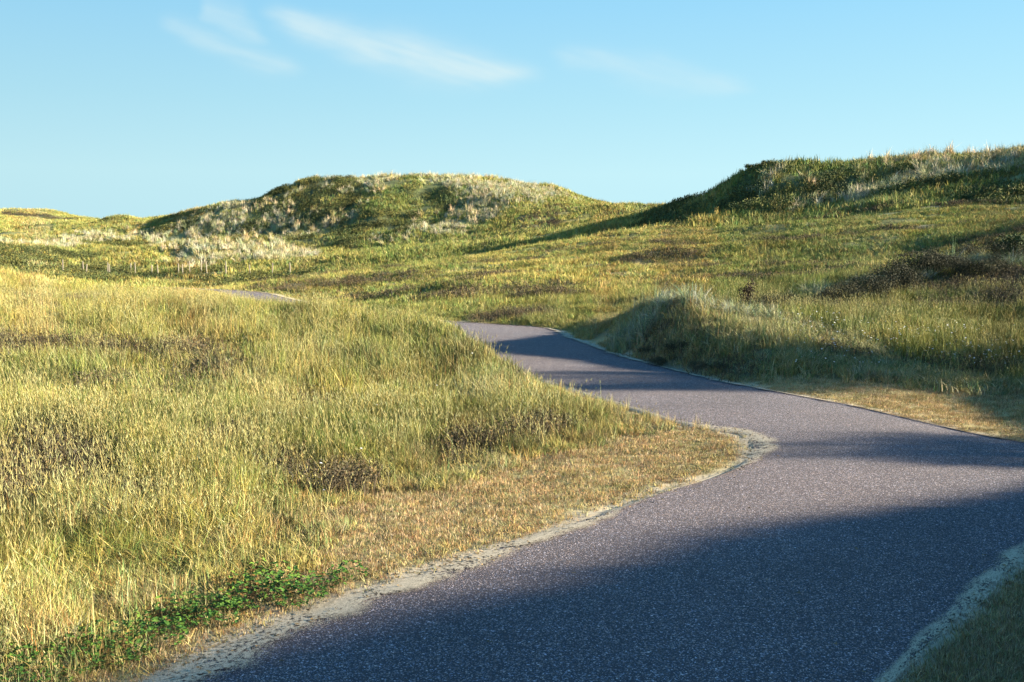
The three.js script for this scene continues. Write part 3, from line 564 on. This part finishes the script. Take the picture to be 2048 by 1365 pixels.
const greenBush = range(520, 2).map(k => makeShrub(k, 1.2, 0.8, 0.075, [0.05, 0.07, 0.024], 1300, 10));
const thornBush = range(530, 2).map(k => makeShrub(k, 2.0, 1.25, 0.05, [0.10, 0.12, 0.06], 5200, 16));
{
  const spot = (u, d) => [(u - 1024) / F * d, -d];
  const place = (name, g, u, d, s, label, group, sy) => { const [x, z] = spot(u, d); shrub(name, g, x, z, s, u * 0.37, label, group, 'shrub', sy); };
  place('heath_bush', sprigBush, 1502, 18.2, 1.0, 'small dark bush with an upright sprig at the tip of the bush row', null);
  const row = 'dark bushes along the terrace bank';
  const dark = 'low dark brown bush in the row along the grassy terrace bank';
  [[1532, 18.0, 0.5], [1562, 18.2, 0.55], [1618, 19.0, 0.42], [1660, 19.4, 0.62], [1700, 19.6, 0.75], [1745, 20.0, 0.85], [1790, 20.6, 0.95], [1830, 21.8, 1.05], [1868, 22.2, 1.0], [1900, 21.6, 0.8], [1812, 20.4, 0.6], [1936, 21.2, 0.7], [1980, 21.0, 0.75], [2010, 22.6, 0.9], [1880, 23.4, 0.7], [1930, 24.4, 0.8]].forEach(([u, d, s], k) => place('heath_bush', heathBush[k % 3], u, d, s * 1.15, dark, row, s * 1.5));
  place('heath_bush', greenBush[1], 2042, 22.8, 1.0, 'tall dark bush at the upper end of the terrace bank', null);
  [[1320, 13.9, 0.34], [1356, 14.3, 0.4], [1296, 14.9, 0.3], [1400, 13.3, 0.3], [1440, 13.0, 0.26]].forEach(([u, d, s], k) => place('bank_bush', heathBush[k % 3], u, d, s, 'small dark twiggy bush on the bank above the shaded path', 'twiggy bushes on the bank'));
  [[1482, 75.6, 0.75], [1497, 75.2, 0.9], [1515, 75, 0.7], [1530, 74.8, 0.95], [1550, 75, 0.7], [1465, 76, 0.55], [1445, 76.4, 0.5], [1568, 74.6, 0.45]].forEach(([u, d, s], k) => place('skyline_bush', greenBush[k % 2], u, d, s, 'small dark bush on the shoulder of the steep dune against the sky', 'bushes on the dune shoulder', s * 0.9));
  // beside the frame: the thorn bushes whose shade lies across the path and the flat
  [[7.4, -7.55, 0.66, 0.9], [8.0, -7.95, 0.66, 0.95], [9.0, -11.4, 0.7, 1.7], [9.4, -11.9, 0.7, 1.9], [9.8, -12.4, 0.7, 1.7], [9.3, -12.8, 0.6, 1.2]].forEach(([x, z, s, sy], k) => shrub('thorn_bush', thornBush[k % 2], x, z, s, k * 2.1, 'grey green thorn bush on the dune beside the outside of the bend', 'thorn bushes outside the bend', 'shrub', sy));
}
// green leafy plants on the sandy verge of the near bend
{
  const variants = range(600, 4).map(seed => {
    const rng = rngOf(seed), f = new Build(), st = new Build();
    for (let k = 0; k < 42; k++) {
      const yaw = rng() * 6.283, q = Math.sqrt(rng()) * 0.12, h = 0.03 + rng() * 0.085 * (1.2 - q * 4), x = Math.cos(yaw) * q, z = Math.sin(yaw) * q, c = tone(rng, rng() < 0.1 ? [0.12, 0.07, 0.02] : rng() < 0.4 ? [0.085, 0.165, 0.024] : [0.045, 0.110, 0.018], 0.3);
      st.blade(x * 0.6, z * 0.6, h, yaw, q * 0.4 / Math.max(h, 0.02), 0.003, [0.10, 0.09, 0.04], 2, -0.01, rng() * 3);
      for (const a of [-1.15, 0, 1.15]) f.leaf(x, h, z, 0.015 + rng() * 0.016, 0.011 + rng() * 0.011, yaw + a, (rng() - 0.35) * 0.8, (rng() - 0.5) * 0.9, tone(rng, c, 0.15));
    }
    return [f.get(), st.get()];
  });
  const rng = rngOf(61);
  const spots = [[20, 1345], [60, 1322], [95, 1335], [110, 1352], [70, 1298], [140, 1296], [165, 1318], [190, 1285], [150, 1262], [215, 1270], [235, 1300], [262, 1292], [290, 1262], [320, 1270], [345, 1248], [330, 1225], [365, 1238], [392, 1222], [355, 1205], [415, 1216], [440, 1206], [420, 1190], [470, 1198], [498, 1192], [450, 1226], [530, 1172], [545, 1150], [575, 1186], [596, 1194], [606, 1178], [570, 1160], [648, 1162], [668, 1150], [700, 1140], [510, 1166], [20, 1310], [40, 1360], [300, 1242]];
  spots.forEach(([u, v], k) => {
    const p = onGround(u, v, 0.05), x = p[0], z = p[2]; if (sd(x, z) < 0.1) return;
    const o = base('bramble_plant', [x, height(x, z), z], rng() * 6.283, 0.5 + 0.6 * rng()), g = variants[k % 4];
    mesh('foliage', g[0], leafMat, o).userData.kind = 'stuff'; mesh('stem', g[1], twigMat, o).userData.kind = 'stuff';
    tag(o, 'low bright green bramble plant at the edge of the sand', 'plant', 'bramble plants along the sandy verge');
  });
}
// tussocks that stand out singly on the far dunes
{
  const geos = range(700, 4).map(k => sward(k, 0.22, 5, 22, 0.16, 0.5, 1.1, 0.034, 0.75, [0.35, 0.2, 0])), rng = rngOf(71);
  const toneMats = [[0.35, 0.325, 0.155], [0.30, 0.30, 0.135], [0.37, 0.32, 0.14]].map(c => { const m = grassMat.clone(); m.color.setRGB(...c); return m; });
  const sets = [
    [90, 'pale marram tussock on the crest and spur of the broad dune', 'tussocks on the broad dune', [[760, 137, 130, .05], [900, 137, 130, .06], [1040, 126, 110, .07], [900, 112, 90, .05]]],
    [42, 'pale marram tussock on the low dune behind the fence', 'tussocks on the low pale dune', [[430, 102, 150, .04], [540, 101, 60, .035]]],
    [50, 'pale marram tussock among the green scrub below the broad dune', 'tussocks among the scrub', [[540, 123, 90, .05], [430, 130, 110, .04], [280, 130, 110, .04], [640, 119, 50, .03]]],
    [60, 'pale marram tussock on the steep dune above the meadow', 'tussocks on the steep dune', [[1750, 70, 240, .04], [1900, 72, 140, .03], [1980, 67, 70, .02]]]];
  for (const [n, label, group, areas] of sets) for (let k = 0; k < n; k++) {
    const [cu, cd, ru, rd] = areas[rng() * areas.length | 0], a = rng() * 6.283, q = Math.sqrt(rng()), u = cu + Math.cos(a) * q * ru, d = cd * (1 + Math.sin(a) * q * rd), x = (u - 1024) / F * d, z = -d, s = 0.75 + 0.5 * rng();
    const m = mesh('marram_tussock', geos[rng() * 4 | 0], toneMats[rng() * 3 | 0]); m.position.set(x, height(x, z) - 0.03, z); m.rotation.y = rng() * 6.283; m.scale.set(s, s * (0.8 + 0.3 * rng()), s);
    tag(m, label, 'tussock', group);
  }
}
// small white flowers in the shaded strip, and crumbs of litter on the sand
{
  const m = new THREE.Matrix4(), q = new THREE.Quaternion(), e = new THREE.Euler(), v = new THREE.Vector3(), sc = new THREE.Vector3(), rng = rngOf(81);
  const fl = new Build(); for (let k = 0; k < 5; k++) fl.leaf(0, 0.001 * k, 0, 0.011, 0.010, k * 1.2566, 0.25, 0, [0.8, 0.8, 0.76]); for (let k = 0; k < 2; k++) fl.blade(0, 0, -0.22, k, 0.1, 0.002, [0.12, 0.16, 0.05], 2);
  const pts = [];
  for (let k = 0; k < 520; k++) { const u = 1560 + rng() * 560, d = 11.9 + rng() * 3.2; const x = (u - 1024) / F * d, z = -d; if (fbm(x * 1.2, z * 1.2, 2) > 0.5 && sd(x, z) > 0.4) pts.push([x, height(x, z) + 0.16 + rng() * 0.1, z]); }
  for (let k = 0; k < 26; k++) { const a = -0.55 + rng() * 0.6, d = 5 + rng() * 7, x = Math.sin(a) * d, z = -Math.cos(a) * d; if (sd(x, z) > 0.8 && !sideOf(x, z)) pts.push([x, height(x, z) + 0.2 + rng() * 0.08, z]); }
  const im = new THREE.InstancedMesh(fl.get(), leafMat, pts.length); im.name = 'white_flowers';
  pts.forEach((p, i) => { const s = 0.7 + 0.7 * rng(); m.compose(v.set(...p), q.setFromEuler(e.set((rng() - 0.5), rng() * 6, (rng() - 0.5))), sc.set(s, s, s)); im.setMatrixAt(i, m); });
  scene.add(im); tag(im, 'small white flowers scattered through the grass', 'flowers', null, 'stuff');
  const cr = new Build(); cr.leaf(0, 0, 0, 0.02, 0.006, 0, 0.1, 0.3, [1, 1, 1]); cr.leaf(0.004, 0.001, 0.002, 0.014, 0.006, 1.4, 0.2, 0.8, [0.8, 0.8, 0.8]);
  const crumbs = [];
  for (let k = 0; k < 9000; k++) { const i = rng() * (NS + 1) | 0, ed = rng() < 0.75 ? edgeL : edgeR, [ex, ez] = ed[i]; if (ez < -14 || ez > -2.5) continue; const a = rng() * 6.283, r = 0.45 * rng(), x = ex + Math.cos(a) * r, z = ez + Math.sin(a) * r, s = sd(x, z); if (s > -0.16 && s < 0.35) crumbs.push([x, Math.max(0.016, height(x, z)) + 0.004, z]); }
  for (let k = 0; k < 260; k++) { const i = rng() * (NS + 1) | 0, t = rng(), x = lerp(edgeL[i][0], edgeR[i][0], t), z = lerp(edgeL[i][1], edgeR[i][1], t); if (z < -3 && z > -12) crumbs.push([x, 0.026, z]); }
  const ic = new THREE.InstancedMesh(cr.get(), twigMat, crumbs.length), col = new THREE.Color(); ic.name = 'plant_litter';
  crumbs.forEach((p, i) => { const s = 0.5 + 1.0 * rng(); m.compose(v.set(...p), q.setFromEuler(e.set(0, rng() * 6, 0)), sc.set(s, s, s)); ic.setMatrixAt(i, m); const c = tone(rng, rng() < 0.5 ? [0.06, 0.05, 0.03] : [0.25, 0.17, 0.07], 0.4); ic.setColorAt(i, col.setRGB(...c)); });
  scene.add(ic); tag(ic, 'dry plant litter strewn over the sand beside the path', 'litter', null, 'stuff');
}
renderer.render(scene, camera);
